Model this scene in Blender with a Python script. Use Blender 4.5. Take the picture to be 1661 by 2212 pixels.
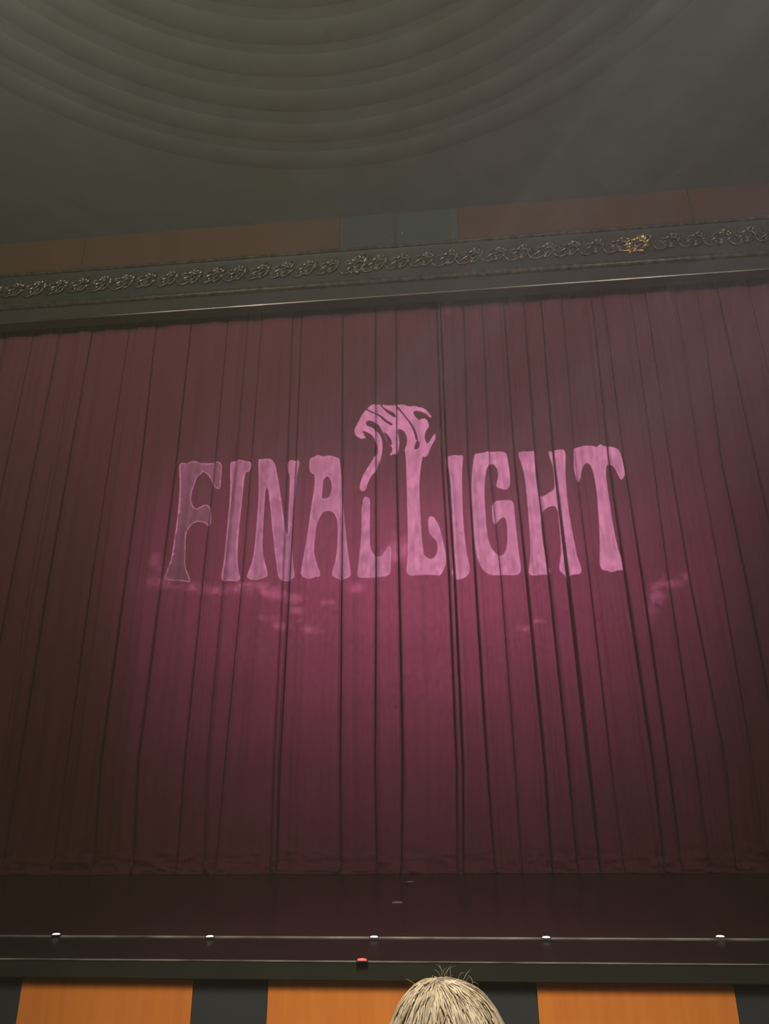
import bpy, bmesh, math, random
import numpy as np
from mathutils import Vector, Matrix, noise
from mathutils.geometry import delaunay_2d_cdt

S = bpy.context.scene
COL = S.collection
for o in list(bpy.data.objects):
    bpy.data.objects.remove(o)

# ------------------------------------------------------------------ camera
W, H, F_PX = 1661, 2212, 1635.32
TH, YA, RO, CH = 0.403486, 0.0965063, -0.00745382, 0.513435
CAM = np.array([0.0, -12.0, CH])
_F = np.array([-math.sin(YA) * math.cos(TH), math.cos(YA) * math.cos(TH), math.sin(TH)])
_R = np.cross(_F, [0, 0, 1]); _R /= np.linalg.norm(_R)
_U = np.cross(_R, _F)
R_ = _R * math.cos(RO) + _U * math.sin(RO)
U_ = -_R * math.sin(RO) + _U * math.cos(RO)
cd = bpy.data.cameras.new('camera')
cam = bpy.data.objects.new('camera', cd); COL.objects.link(cam)
cam.matrix_world = Matrix(((R_[0], U_[0], -_F[0], CAM[0]), (R_[1], U_[1], -_F[1], CAM[1]),
                           (R_[2], U_[2], -_F[2], CAM[2]), (0, 0, 0, 1)))
cd.sensor_fit = 'HORIZONTAL'; cd.sensor_width = 36.0; cd.lens = F_PX * 36.0 / W
cd.clip_start = 0.05; cd.clip_end = 200
S.camera = cam

def ray(u, v):
    return _F + R_ * (u - W / 2) / F_PX - U_ * (v - H / 2) / F_PX
def on_y(u, v, y):
    d = ray(u, v); return CAM + d * ((y - CAM[1]) / d[1])
def on_z(u, v, z):
    d = ray(u, v); return CAM + d * ((z - CAM[2]) / d[2])

# ------------------------------------------------------------------ world, exposure, house light
S.view_settings.view_transform = 'Standard'
S.view_settings.look = 'None'
S.view_settings.exposure = 0.0
S.view_settings.gamma = 1.0
S.view_settings.use_curve_mapping = False
S.cycles.max_bounces = 3; S.cycles.diffuse_bounces = 2; S.cycles.glossy_bounces = 2; S.cycles.transparent_max_bounces = 4
S.cycles.adaptive_threshold = 0.06; S.cycles.adaptive_min_samples = 12; S.cycles.use_light_tree = False

HAZE = 0.0078
w = bpy.data.worlds.new('world'); S.world = w; w.use_nodes = True
wn = w.node_tree.nodes; wl = w.node_tree.links
for n in list(wn): wn.remove(n)
wo = wn.new('ShaderNodeOutputWorld')
wb = wn.new('ShaderNodeBackground'); wb.inputs[0].default_value = (0.02, 0.02, 0.018, 1); wb.inputs[1].default_value = 0.0
wl.new(wb.outputs[0], wo.inputs[0])
if HAZE > 0:
    vs = wn.new('ShaderNodeVolumeScatter')
    vs.inputs['Color'].default_value = (0.97, 1.0, 0.74, 1)
    vs.inputs['Density'].default_value = HAZE
    vs.inputs['Anisotropy'].default_value = 0.2
    wl.new(vs.outputs[0], wo.inputs['Volume'])

def aim(o, tgt):
    d = Vector(tgt) - o.location
    o.rotation_euler = d.to_track_quat('-Z', 'Y').to_euler()
def area(name, loc, tgt, size, power, col, spread=180):
    l = bpy.data.lights.new(name, 'AREA'); l.shape = 'DISK'; l.size = size
    l.energy = power; l.color = col; l.spread = math.radians(spread)
    o = bpy.data.objects.new(name, l); COL.objects.link(o); o.location = loc; aim(o, tgt); return o
def spot(name, loc, tgt, deg, power, col, radius=0.05, blend=0.5):
    l = bpy.data.lights.new(name, 'SPOT'); l.spot_size = math.radians(deg); l.spot_blend = blend
    l.energy = power; l.color = col; l.shadow_soft_size = radius
    o = bpy.data.objects.new(name, l); COL.objects.link(o); o.location = loc; aim(o, tgt); return o

# lamps of the auditorium: dimmed house lights in the rear ceiling, a downlight over the front rows; the two ceiling lights are added fill
area('house_light', (-2.0, -17.0, 11.0), (-1.5, -3.0, 6.0), 4.0, 410, (1.0, 0.86, 0.66))
area('front_row_downlight', (-0.2, -12.6, 7.5), (-0.2, -9.1, -0.9), 2.4, 82, (1.0, 0.86, 0.66), 40)
area('ceiling_fill', (-7.5, -14.0, 7.5), (-6.5, -5.0, 12.0), 2.0, 165, (0.95, 1.0, 0.96), 100)  # unseen fill, added to brighten the left of the ceiling
area('ceiling_fill', (6.5, -14.0, 7.5), (5.0, -5.0, 12.0), 2.0, 140, (0.95, 1.0, 1.0), 100)  # matching added fill for the right ceiling corner, no fixture there

# ------------------------------------------------------------------ helpers
def mat(name, col, rough=0.6, metal=0.0, spec=0.5):
    m = bpy.data.materials.new(name); m.use_nodes = True
    b = m.node_tree.nodes['Principled BSDF']
    b.inputs['Base Color'].default_value = (*col, 1); b.inputs['Roughness'].default_value = rough
    b.inputs['Metallic'].default_value = metal; b.inputs['Specular IOR Level'].default_value = spec
    return m
def noisy(name, c1, c2, scale, rough=0.6, metal=0.0, stretch=(1, 1, 1), bump=0.0, spec=0.5, detail=4, coat=0.0, lo=0.3, hi=0.7):
    m = mat(name, c1, rough, metal, spec)
    nt = m.node_tree; b = nt.nodes['Principled BSDF']
    tc = nt.nodes.new('ShaderNodeTexCoord'); mp = nt.nodes.new('ShaderNodeMapping')
    mp.inputs['Scale'].default_value = stretch
    nz = nt.nodes.new('ShaderNodeTexNoise'); nz.inputs['Scale'].default_value = scale; nz.inputs['Detail'].default_value = detail
    cr = nt.nodes.new('ShaderNodeValToRGB')
    cr.color_ramp.elements[0].position = lo; cr.color_ramp.elements[1].position = hi
    cr.color_ramp.elements[0].color = (*c1, 1); cr.color_ramp.elements[1].color = (*c2, 1)
    nt.links.new(tc.outputs['Object'], mp.inputs[0]); nt.links.new(mp.outputs[0], nz.inputs['Vector'])
    nt.links.new(nz.outputs['Fac'], cr.inputs[0]); nt.links.new(cr.outputs[0], b.inputs['Base Color'])
    if bump:
        bp = nt.nodes.new('ShaderNodeBump'); bp.inputs['Strength'].default_value = bump; bp.inputs['Distance'].default_value = 0.01
        nt.links.new(nz.outputs['Fac'], bp.inputs['Height']); nt.links.new(bp.outputs[0], b.inputs['Normal'])
    b.inputs['Coat Weight'].default_value = coat
    return m
def emit(name, col, power):
    m = bpy.data.materials.new(name); m.use_nodes = True; b = m.node_tree.nodes['Principled BSDF']
    b.inputs['Base Color'].default_value = (*col, 1)
    b.inputs['Emission Color'].default_value = (*col, 1); b.inputs['Emission Strength'].default_value = power
    return m

def link(name, me, m, parent=None, smooth=False):
    o = bpy.data.objects.new(name, me); COL.objects.link(o)
    if m is not None and not me.materials: me.materials.append(m)
    if parent is not None: o.parent = parent
    if smooth:
        for p in me.polygons: p.use_smooth = True
    return o
def mesh(name, vs, fs):
    me = bpy.data.meshes.new(name); me.from_pydata([tuple(v) for v in vs], [], fs); me.update(); return me
def empty(name, loc, label=None, cat=None, group=None):
    o = bpy.data.objects.new(name, None); COL.objects.link(o); o.location = loc; o.empty_display_size = 0.1
    return tag(o, label, cat, group)
def tag(o, label=None, cat=None, group=None, kind=None):
    if label: o['label'] = label
    if cat: o['category'] = cat
    if group: o['group'] = group
    if kind: o['kind'] = kind
    return o
def box_mesh(name, x0, x1, y0, y1, z0, z1, bev=0.0, segs=2):
    bm = bmesh.new(); bmesh.ops.create_cube(bm, size=1)
    for v in bm.verts:
        v.co = ((x0 + x1) / 2 + v.co.x * (x1 - x0), (y0 + y1) / 2 + v.co.y * (y1 - y0), (z0 + z1) / 2 + v.co.z * (z1 - z0))
    if bev: bmesh.ops.bevel(bm, geom=bm.edges[:], offset=bev, segments=segs, affect='EDGES', profile=0.5)
    me = bpy.data.meshes.new(name); bm.to_mesh(me); bm.free(); return me
def extrude_x(name, prof, x0, x1, nseg=1):
    """a moulding: profile points (y, z) swept along x"""
    n = len(prof); vs = []; fs = []
    for k in range(nseg + 1):
        x = x0 + (x1 - x0) * k / nseg
        vs += [(x, y, z) for y, z in prof]
    for k in range(nseg):
        for i in range(n):
            j = (i + 1) % n
            fs.append((k * n + i, k * n + j, (k + 1) * n + j, (k + 1) * n + i))
    fs.append(tuple(range(n))); fs.append(tuple(range(nseg * n, nseg * n + n))[::-1])
    me = mesh(name, vs, fs)
    bm = bmesh.new(); bm.from_mesh(me); bmesh.ops.recalc_face_normals(bm, faces=bm.faces); bm.to_mesh(me); bm.free()
    return me
def tube(path, radii, sides=6, vs=None, fs=None):
    vs = [] if vs is None else vs; fs = [] if fs is None else fs
    base = len(vs); n = len(path); P = [Vector(p) for p in path]
    up = Vector((0.3, -1, 0.2)).normalized()
    for i in range(n):
        t = (P[min(i + 1, n - 1)] - P[max(i - 1, 0)])
        if t.length < 1e-9: t = Vector((0, 0, 1))
        t.normalize(); a = t.cross(up)
        if a.length < 1e-4: a = t.cross(Vector((1, 0, 0)))
        a.normalize(); b = t.cross(a)
        for k in range(sides):
            an = 2 * math.pi * k / sides
            vs.append(P[i] + (a * math.cos(an) + b * math.sin(an)) * radii[i])
    for i in range(n - 1):
        for k in range(sides):
            k2 = (k + 1) % sides
            fs.append((base + i * sides + k, base + i * sides + k2, base + (i + 1) * sides + k2, base + (i + 1) * sides + k))
    fs.append(tuple(base + k for k in range(sides))[::-1]); fs.append(tuple(base + (n - 1) * sides + k for k in range(sides)))
    return vs, fs

# ------------------------------------------------------------------ materials
M_plaster = noisy('ceiling_plaster', (0.17, 0.185, 0.15), (0.21, 0.225, 0.185), 1.5, 0.8, bump=0.1)
M_upper = noisy('upper_wall_paint', (0.075, 0.085, 0.075), (0.09, 0.10, 0.088), 2.0, 0.7)
M_brown = noisy('upper_panel_wood', (0.115, 0.055, 0.032), (0.14, 0.066, 0.038), 3.0, 0.5, stretch=(1, 1, 0.3))
M_fascia = noisy('fascia_dark_paint', (0.055, 0.045, 0.036), (0.07, 0.056, 0.044), 3.0, 0.5)
M_frieze = noisy('frieze_ground', (0.030, 0.036, 0.028), (0.052, 0.042, 0.026), 1.6, 0.45)
M_gilt = noisy('dull_gilt', (0.40, 0.34, 0.24), (0.14, 0.115, 0.08), 9.0, 0.30, metal=0.8, bump=0.2)
M_bead = noisy('worn_bead', (0.36, 0.28, 0.20), (0.10, 0.08, 0.06), 0.9, 0.34, metal=0.8)
M_gold = noisy('bright_gold', (0.75, 0.55, 0.26), (0.5, 0.34, 0.14), 12.0, 0.28, metal=0.9)
M_stage = noisy('stage_black_gloss', (0.014, 0.012, 0.011), (0.019, 0.015, 0.013), 2.0, 0.24, spec=0.3)
M_apron = noisy('apron_black', (0.007, 0.005, 0.005), (0.010, 0.007, 0.007), 3.0, 0.45, spec=0.15)
M_alu = noisy('worn_aluminium', (0.42, 0.40, 0.37), (0.10, 0.09, 0.085), 5.0, 0.35, metal=0.5, stretch=(1, 4, 4))
M_nosing = noisy('nosing_black', (0.012, 0.015, 0.011), (0.02, 0.023, 0.017), 6.0, 0.5)
M_orange = noisy('orange_wood', (0.72, 0.25, 0.05), (0.62, 0.20, 0.038), 2.6, 0.42, stretch=(9, 1, 0.7), detail=6)
M_grey = noisy('slate_panel', (0.026, 0.031, 0.040), (0.032, 0.038, 0.048), 5.0, 0.6)
M_floor = noisy('auditorium_carpet', (0.03, 0.02, 0.02), (0.04, 0.028, 0.026), 40.0, 0.95)
M_wall = noisy('side_wall_paint', (0.10, 0.06, 0.045), (0.12, 0.07, 0.05), 2.0, 0.8)

M_velvet = mat('burgundy_velvet', (0.23, 0.062, 0.072), 0.85, 0, 0.12)
nt = M_velvet.node_tree; b = nt.nodes['Principled BSDF']
tc = nt.nodes.new('ShaderNodeTexCoord'); mp = nt.nodes.new('ShaderNodeMapping'); mp.inputs['Scale'].default_value = (6, 6, 0.25)
nz = nt.nodes.new('ShaderNodeTexNoise'); nz.inputs['Scale'].default_value = 1.3; nz.inputs['Detail'].default_value = 5
cr = nt.nodes.new('ShaderNodeValToRGB')
cr.color_ramp.elements[0].position = 0.3; cr.color_ramp.elements[1].position = 0.72
cr.color_ramp.elements[0].color = (0.222, 0.064, 0.071, 1); cr.color_ramp.elements[1].color = (0.243, 0.070, 0.079, 1)
nt.links.new(tc.outputs['Object'], mp.inputs[0]); nt.links.new(mp.outputs[0], nz.inputs['Vector'])
nt.links.new(nz.outputs['Fac'], cr.inputs[0]); nt.links.new(cr.outputs[0], b.inputs['Base Color'])
b.inputs['Sheen Weight'].default_value = 0.25; b.inputs['Sheen Roughness'].default_value = 0.4
b.inputs['Sheen Tint'].default_value = (0.6, 0.35, 0.4, 1)

# ------------------------------------------------------------------ structure: stage and its front
Y_EDGE = float(on_z(830, 2027, 0)[1])          # front edge of the stage floor
Y_LIP = float(on_z(830, 2078, 0)[1])           # front edge of the lower lip
XL, XR = -13.0, 11.0
Z_FLOOR = -1.35

o = link('floor_stage', box_mesh('floor_stage', XL, XR, Y_EDGE, 3.0, -0.30, 0.0, 0.004), M_stage)
tag(o, 'black glossy stage floor in front of the curtain', kind='structure')
o = link('floor_apron', box_mesh('floor_apron', XL, XR, Y_LIP + 0.02, Y_EDGE - 0.008, -0.055, -0.002, 0.003), M_apron)
tag(o, 'matt black strip of floor along the front of the stage', kind='structure')
o = link('floor', box_mesh('floor', XL, XR, -30.0, Y_LIP + 0.3, Z_FLOOR - 0.1, Z_FLOOR), M_floor)
tag(o, 'dark carpeted auditorium floor', kind='structure')

t1 = link('trim_1', extrude_x('trim_1', [(Y_EDGE - 0.014, -0.004), (Y_EDGE - 0.014, 0.003), (Y_EDGE - 0.009, 0.008), (Y_EDGE + 0.006, 0.008), (Y_EDGE + 0.010, 0.0005), (Y_EDGE - 0.004, -0.002)], XL, XR), M_alu)
tag(t1, 'worn metal edging strip along the stage floor edge', kind='structure')
# nosing that overhangs the panelled front
z_nb = CAM[2] + float(ray(830, 2121)[2] / ray(830, 2121)[1]) * (Y_LIP - CAM[1])
t2 = link('trim_2', extrude_x('trim_2', [(Y_LIP, -0.004), (Y_LIP + 0.004, 0.0), (Y_LIP + 0.02, 0.0), (Y_LIP + 0.02, z_nb), (Y_LIP + 0.006, z_nb), (Y_LIP, z_nb + 0.006)], XL, XR), M_nosing)
tag(t2, 'black nosing board overhanging the panelled stage front', kind='structure')
link('edge_strip', extrude_x('edge_strip', [(Y_LIP - 0.002, -0.002), (Y_LIP - 0.002, 0.0012), (Y_LIP + 0.012, 0.0025), (Y_LIP + 0.012, 0.0)], XL, XR), M_alu, t2)

Y_PAN = Y_LIP + 0.030
wf = link('wall_front', box_mesh('wall_front', XL, XR, Y_PAN + 0.02, Y_PAN + 0.12, Z_FLOOR, z_nb + 0.0), M_nosing)
tag(wf, 'stage front faced with orange wood and slate grey panels', kind='structure')
def panx(u): return float(on_y(u, 2150, Y_PAN)[0])
edges = [(panx(44), panx(416)), (panx(578), panx(1004)), (panx(1160), panx(1588))]
spans = [(a, bb, 'o') for a, bb in edges]
period = (panx(1160) - panx(44)) / 2
spans += [(edges[0][0] - period * k, edges[0][1] - period * k, 'o') for k in range(1, 9)]
spans += [(edges[2][0] + period * k, edges[2][1] + period * k, 'o') for k in range(1, 8)]
spans.sort()
for i, (a, bb, _) in enumerate(spans):
    if a < XL + 0.5 or bb > XR - 0.5: continue
    link('panel', box_mesh('panel', a + 0.001, bb - 0.001, Y_PAN - 0.004, Y_PAN + 0.02, Z_FLOOR + 0.08, z_nb - 0.001, 0.0015, 1), M_orange, wf)['label'] = 'orange wood panel'
    if i + 1 < len(spans) and spans[i + 1][1] < XR - 0.5:
        link('panel', box_mesh('panel', bb + 0.001, spans[i + 1][0] - 0.001, Y_PAN, Y_PAN + 0.02, Z_FLOOR + 0.08, z_nb - 0.001, 0.001, 1), M_grey, wf)['label'] = 'slate grey panel'

# ------------------------------------------------------------------ structure: proscenium head, upper wall, ceiling
YP = -0.50
def zc(v, y, u=830): return float(on_y(u, v, y)[2])
z_open = zc(641, YP); z_f0 = zc(607, YP - 0.05); z_f1 = zc(531, YP - 0.20)
fas = link('wall_back', box_mesh('wall_back', XL, XR, YP, YP + 0.25, z_open, z_f0, 0.0), M_fascia)
tag(fas, 'dark fascia over the stage opening', kind='structure')
tr = link('trim_3', extrude_x('trim_3', [(YP - 0.012, z_open - 0.004), (YP - 0.02, z_open + 0.012), (YP - 0.012, z_open + 0.03), (YP + 0.01, z_open + 0.03), (YP + 0.01, z_open - 0.004)], XL, XR), M_bead)
tag(tr, 'thin gilt bead along the lower edge of the fascia', kind='structure')
# coved frieze, leaning out towards the top
fr = link('trim_4', extrude_x('trim_4', [(YP - 0.03, z_f0), (YP - 0.05, z_f0 + 0.12), (YP - 0.09, z_f0 + 0.35), (YP - 0.15, z_f1 - 0.1), (YP - 0.18, z_f1), (YP + 0.2, z_f1), (YP + 0.2, z_f0)], XL, XR), M_frieze, None, False)
tag(fr, 'coved frieze with carved gilt scrolls above the stage', kind='structure')
link('lower_moulding', extrude_x('lower_moulding', [(YP - 0.055, z_f0 - 0.02), (YP - 0.075, z_f0 + 0.00), (YP - 0.06, z_f0 + 0.025), (YP - 0.08, z_f0 + 0.045), (YP - 0.065, z_f0 + 0.07), (YP + 0.0, z_f0 + 0.07), (YP + 0.0, z_f0 - 0.02)], XL, XR), M_gilt, fr)
link('upper_moulding', extrude_x('upper_moulding', [(YP - 0.20, z_f1 - 0.04), (YP - 0.225, z_f1 - 0.015), (YP - 0.21, z_f1 + 0.012), (YP - 0.1, z_f1 + 0.012), (YP - 0.1, z_f1 - 0.04)], XL, XR), M_gilt, fr)

# carved scrolls
def scroll_mesh(name, seed, s=1.0, rich=0):
    rnd = random.Random(seed); vs, fs = [], []
    def spiral(cx, cz, r0, turns, a0, sgn, rad, y=0.0, lead=None):
        pts = []; rr = []
        if lead: pts += lead; rr += [rad * 0.5 + rad * 0.5 * k / len(lead) for k in range(len(lead))]
        N = int(16 * turns)
        for k in range(N + 1):
            t = k / N; a = a0 + sgn * t * turns * 2 * math.pi; r = r0 * (1 - 0.86 * t)
            pts.append((cx + r * math.cos(a), y - 0.03 * t, cz + r * math.sin(a))); rr.append(rad * (1 - 0.45 * t))
        tube(pts, rr, 6, vs, fs)
    # main volute with its running stem
    stem = [(-0.30 + 0.035 * k, 0.0, -0.02 - 0.13 * math.sin(math.pi * k / 11)) for k in range(12)]
    spiral(0.06, -0.02, 0.115, 1.35, -math.pi * 0.55, 1, 0.020, lead=stem)
    spiral(0.02, 0.10, 0.070, 1.15, math.pi * 1.1, -1, 0.016)
    spiral(-0.15, 0.03, 0.055, 1.0, math.pi * 0.2, 1, 0.013)
    # acanthus leaves
    for k in range(7 + rich * 5):
        a = -0.3 + k * 0.62 + rnd.uniform(-.15, .15); r = 0.10 + 0.05 * (k % 2)
        c = Vector((0.05 + 0.09 * math.cos(a), 0, -0.01 + 0.10 * math.sin(a)))
        d = Vector((math.cos(a + 0.6), 0, math.sin(a + 0.6)))
        n = Vector((-d.z, 0, d.x)); L = r * rnd.uniform(.7, 1.1)
        b0 = len(vs)
        for q in range(5):
            t = q / 4; wd = 0.028 * math.sin(math.pi * (0.12 + 0.85 * t)); p = c + d * (L * t) + n * (0.04 * t * t)
            vs += [p + n * wd, p + Vector((0, -0.035 * math.sin(math.pi * t) - 0.012, 0)), p - n * wd]
        for q in range(4):
            i0 = b0 + q * 3
            fs += [(i0, i0 + 1, i0 + 4, i0 + 3), (i0 + 1, i0 + 2, i0 + 5, i0 + 4)]
    # berries
    for k in range(3 + rich * 4):
        a = rnd.uniform(0, 6.28); p = Vector((0.06 + 0.17 * math.cos(a), -0.02, 0.02 + 0.15 * math.sin(a)))
        tube([p + Vector((0, 0.02, 0)), p, p - Vector((0, 0.016, 0)), p - Vector((0, 0.022, 0))], [0.016, 0.02, 0.014, 0.003], 6, vs, fs)
    me = mesh(name, [Vector((v[0] + 0.45 * v[2], v[1], v[2])) * s for v in vs], fs)
    for p in me.polygons: p.use_smooth = True
    return me
SCR = [scroll_mesh('scroll_ornament', k) for k in range(3)]
for m_ in SCR: m_.materials.append(M_gilt)
tilt = math.atan2(0.13, z_f1 - z_f0)
y_scr = YP - 0.125
zm = (z_f0 + z_f1) / 2 + 0.02
x = XL + 0.5; k = 0
x_med = float(on_y(1372, 524, y_scr)[0]); x_rich = float(on_y(766, 570, y_scr)[0])
step = (float(on_y(610, 580, y_scr)[0]) - float(on_y(413, 592, y_scr)[0])) / 4
x0 = float(on_y(413, 592, y_scr)[0]) - 30 * step
for k in range(70):
    x = x0 + k * step
    if x < XL + 0.4 or x > XR - 0.4: continue
    if abs(x - x_med) < step * 0.6 or abs(x - x_rich) < step * 0.6: continue
    o = bpy.data.objects.new('scroll_ornament', SCR[k % 3]); COL.objects.link(o); o.parent = fr
    o.location = (x, y_scr, zm); o.rotation_euler = (tilt, 0.06 * math.sin(k * 2.1), 0)
    sc_ = 1.0 + 0.05 * math.sin(k * 1.7); o.scale = (sc_, 1.0, sc_)
rich = scroll_mesh('scroll_rosette', 11, 1.15, 1); rich.materials.append(M_gilt)
o = link('scroll_rosette', rich, M_gilt, fr); o.location = (x_rich, y_scr, zm); o.rotation_euler = (tilt, 0, 0)
o['label'] = 'larger carved rosette among the scrolls'
med = scroll_mesh('gold_medallion', 5, 1.12, 2); med.materials.append(M_gold)
o = link('gold_medallion', med, M_gold, fr); o.location = (x_med, y_scr, zm); o.rotation_euler = (tilt, 0.2, 0)
o['label'] = 'bright gold carved medallion'

# upper wall with wood panels and a pair of service doors
YW = -0.42
z_ceil = zc(462, YW)
up = link('wall_upper', box_mesh('wall_upper', XL, XR, YW, YW + 0.2, z_f1 - 0.05, z_ceil + 0.1), M_upper)
tag(up, 'dim wall strip above the frieze with brown panels', kind='structure')
def wx(u, v=500): return float(on_y(u, v, YW)[0])
for u0, u1 in ((-600, -205), (-203, 190), (192, 735), (990, 1500), (1502, 1800)):
    link('panel', box_mesh('panel', max(wx(u0), XL + .05), min(wx(u1), XR - .05), YW - 0.02, YW, z_f1 + 0.02, z_ceil - 0.02, 0.006, 1), M_brown, up)
d1 = empty('door_1', (wx(855), YW, z_f1 + 0.02)); tag(d1, 'pair of small dark hatch doors above the frieze', kind='structure')
zd0, zd1 = z_f1 + 0.02, z_ceil - 0.03
M_hatch = noisy('hatch_paint', (0.060, 0.076, 0.070), (0.07, 0.088, 0.082), 3.0, 0.5)
for a, bb, kx in ((742, 853, 836), (857, 972, 869)):
    dl = link('door_leaf', box_mesh('door_leaf', wx(a) - wx(855), wx(bb) - wx(855), -0.035, 0, 0, zd1 - zd0, 0.006, 1), M_hatch, d1)
    c = (wx(kx) - wx(855), -0.05, (zd1 - zd0) * 0.45)
    vs, fs = tube([(c[0], -0.03, c[2]), (c[0], -0.05, c[2]), (c[0], -0.062, c[2]), (c[0], -0.07, c[2])], [0.012, 0.012, 0.025, 0.012], 8)
    link('knob', mesh('knob', vs, fs), M_alu, dl)

# ceiling: shallow stepped dome, ring by ring
DC = Vector((float(on_z(715, 200, z_ceil)[0]), -9.3, 0))
ring_r = [float(math.hypot(on_z(715, v, z_ceil)[0] - DC.x, on_z(715, v, z_ceil)[1] - DC.y)) for v in (345, 285, 215, 138, 65, -20, -120)]
prof = []   # (r, z) from outside to inside
NS = 160
def polar(name, rz, m, parent=None, clip=True):
    vs, fs = [], []
    for i in range(NS):
        a = 2 * math.pi * i / NS
        lim = 99.0
        if math.sin(a) > 1e-3: lim = (YW - DC.y - 0.001) / math.sin(a)
        if math.cos(a) > 1e-3: lim = min(lim, (XR - DC.x) / math.cos(a))
        if math.cos(a) < -1e-3: lim = min(lim, (XL - DC.x) / math.cos(a))
        for r, z in rz:
            rr = min(r, lim) if clip else r
            vs.append((DC.x + rr * math.cos(a), DC.y + rr * math.sin(a), z))
    n = len(rz)
    for i in range(NS):
        j = (i + 1) % NS
        for k in range(n - 1):
            fs.append((i * n + k, i * n + k + 1, j * n + k + 1, j * n + k))
    return link(name, mesh(name, vs, fs), m, parent, True)
rz = [(30.0, z_ceil)]
z = z_ceil
for r in ring_r:
    rz += [(r, z + 0.001)]
rz += [(0.3, z + 0.15)]
ce = polar('ceiling', rz, M_plaster); tag(ce, 'dim grey plaster ceiling with shallow curved steps', kind='structure')
z = z_ceil
for r in ring_r:
    pr = [(r + 0.20 * math.cos(t), z - 0.013 * math.sin(t) ** 2) for t in [math.pi * q / 12 for q in range(13)]]
    polar('ring_moulding', pr, M_plaster, ce)

# side walls of the auditorium (out of frame, close the room)
for nm, xa, xb in (('wall_left', XL - 0.2, XL), ('wall_right', XR, XR + 0.2)):
    tag(link(nm, box_mesh(nm, xa, xb, -30, 3, Z_FLOOR, z_ceil + 0.3), M_wall), 'dark side wall of the auditorium', kind='structure')

# ------------------------------------------------------------------ the curtain
Y0 = 0.0
ZT = z_open + 0.9
YS = (700, 1000, 1250, 1650, 1860)
VPY = -3317.0
def auto(u, v):      # follow a plumb line through one pixel
    X = float(on_y(u, v, Y0)[0]); return [(X, 0.0), (X, ZT)]
folds = []           # (list of (x, z) control points, gap width)
def fold(pts, gap):
    c = [tuple(float(q) for q in on_y(u, v, Y0)[[0, 2]]) for u, v in pts]
    c.sort(key=lambda p: p[1])
    folds.append((c, gap))
x_l = float(on_y(-190, 1250, Y0)[0])
for k in (3, 2, 1): folds.append(([(x_l - 0.62 * k, 1.0)], .02))
fold([(-190, 1250)], .02); fold([(-110, 1250)], .02); fold([(-40, 1250)], .02)
fold([(24, 1250)], .015); fold([(66, 1250), (5, 1650)], .012); fold([(104, 1250), (40, 1650)], .02); fold([(197, 1250), (143, 1650)], .016)
fold([(338, 700), (305, 1000), (270, 1250), (216, 1650), (203, 1850)], .032)
fold([(415, 690), (381, 1000), (349, 1250), (298, 1650), (289, 1850)], .040)
fold([(493, 690), (465, 1000), (438, 1250), (398, 1650), (384, 1850)], .034)
fold([(535, 690), (508, 1000), (482, 1250), (445, 1650), (440, 1850)], .014)
fold([(566, 690), (543, 1000), (523, 1250), (485, 1650), (468, 1850)], .026)
fold([(632, 700), (620, 1000), (610, 1250), (590, 1650), (584, 1850)], .016)
fold([(651, 700), (639, 1000), (624, 1250), (603, 1650), (598, 1850)], .050)
fold([(740, 700), (739, 1000), (736, 1250), (733, 1650), (735, 1850)], .046)
fold([(811, 700), (811, 1000), (811, 1250), (809, 1650), (813, 1850)], .042)
SPLIT = len(folds)
fold([(856, 700), (856, 1000), (861, 1250), (869, 1650), (867, 1850)], .056)
fold([(945, 700), (955, 1000), (970, 1250), (986, 1650), (988, 1850)], .040)
fold([(953, 700), (965, 1000), (982, 1250), (1000, 1650), (1001, 1850)], .046)
fold([(1003, 700), (1011, 1000), (1027, 1250), (1052, 1650), (1067, 1850)], .044)
fold([(1044, 700), (1057, 1000), (1082, 1250), (1112, 1650), (1125, 1850)], .012)
fold([(1091, 700), (1112, 1000), (1138, 1250), (1177, 1650), (1191, 1850)], .052)
fold([(1135, 700), (1157, 1000), (1186, 1250), (1228, 1650), (1245, 1850)], .040)
fold([(1173, 700), (1197, 1000), (1227, 1250), (1272, 1650), (1294, 1850)], .062)
fold([(1219, 700), (1243, 1000), (1274, 1250), (1320, 1650), (1345, 1850)], .022)
fold([(1285, 700), (1316, 1000), (1352, 1250), (1412, 1650), (1433, 1850)], .040)
fold([(1311, 700), (1349, 1000), (1388, 1250), (1445, 1650), (1470, 1850)], .028)
fold([(1370, 700), (1411, 1000), (1444, 1250), (1504, 1650), (1531, 1850)], .018)
fold([(1405, 700), (1448, 1000), (1490, 1250), (1568, 1650), (1588, 1850)], .014)
fold([(1470, 700), (1512, 1000), (1559, 1250), (1627, 1650), (1654, 1850)], .022)
fold([(1520, 700), (1560, 1000), (1613, 1250), (1690, 1650)], .028)
fold([(1690, 1250)], .02); fold([(1770, 1250)], .02); fold([(1850, 1250)], .02); fold([(1930, 1250)], .02)
x_r = folds[-1][0][0][0]
for k in range(1, 6): folds.append(([(x_r + 0.6 * k, 1.0)], .02))
def fold_x(i, z):
    c, g = folds[i]
    if len(c) == 1: return c[0][0]
    if z <= c[0][1]: a, b_ = c[0], c[1]
    elif z >= c[-1][1]:
        return c[-1][0]
    else:
        for q in range(len(c) - 1):
            if c[q][1] <= z <= c[q + 1][1]: a, b_ = c[q], c[q + 1]; break
    t = (z - a[1]) / (b_[1] - a[1])
    if z < a[1]: t = max(t, -0.25)
    return a[0] + (b_[0] - a[0]) * t
rows = [0.006, 0.02, 0.035, 0.05, 0.065, 0.08, 0.1, 0.12, 0.14, 0.16, 0.18, 0.2, 0.225, 0.25, 0.275, 0.30, 0.33, 0.36, 0.40, 0.45, 0.52, 0.65, 0.8, 1.0, 1.2, 1.4, 1.6, 1.8, 2.0]
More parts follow.
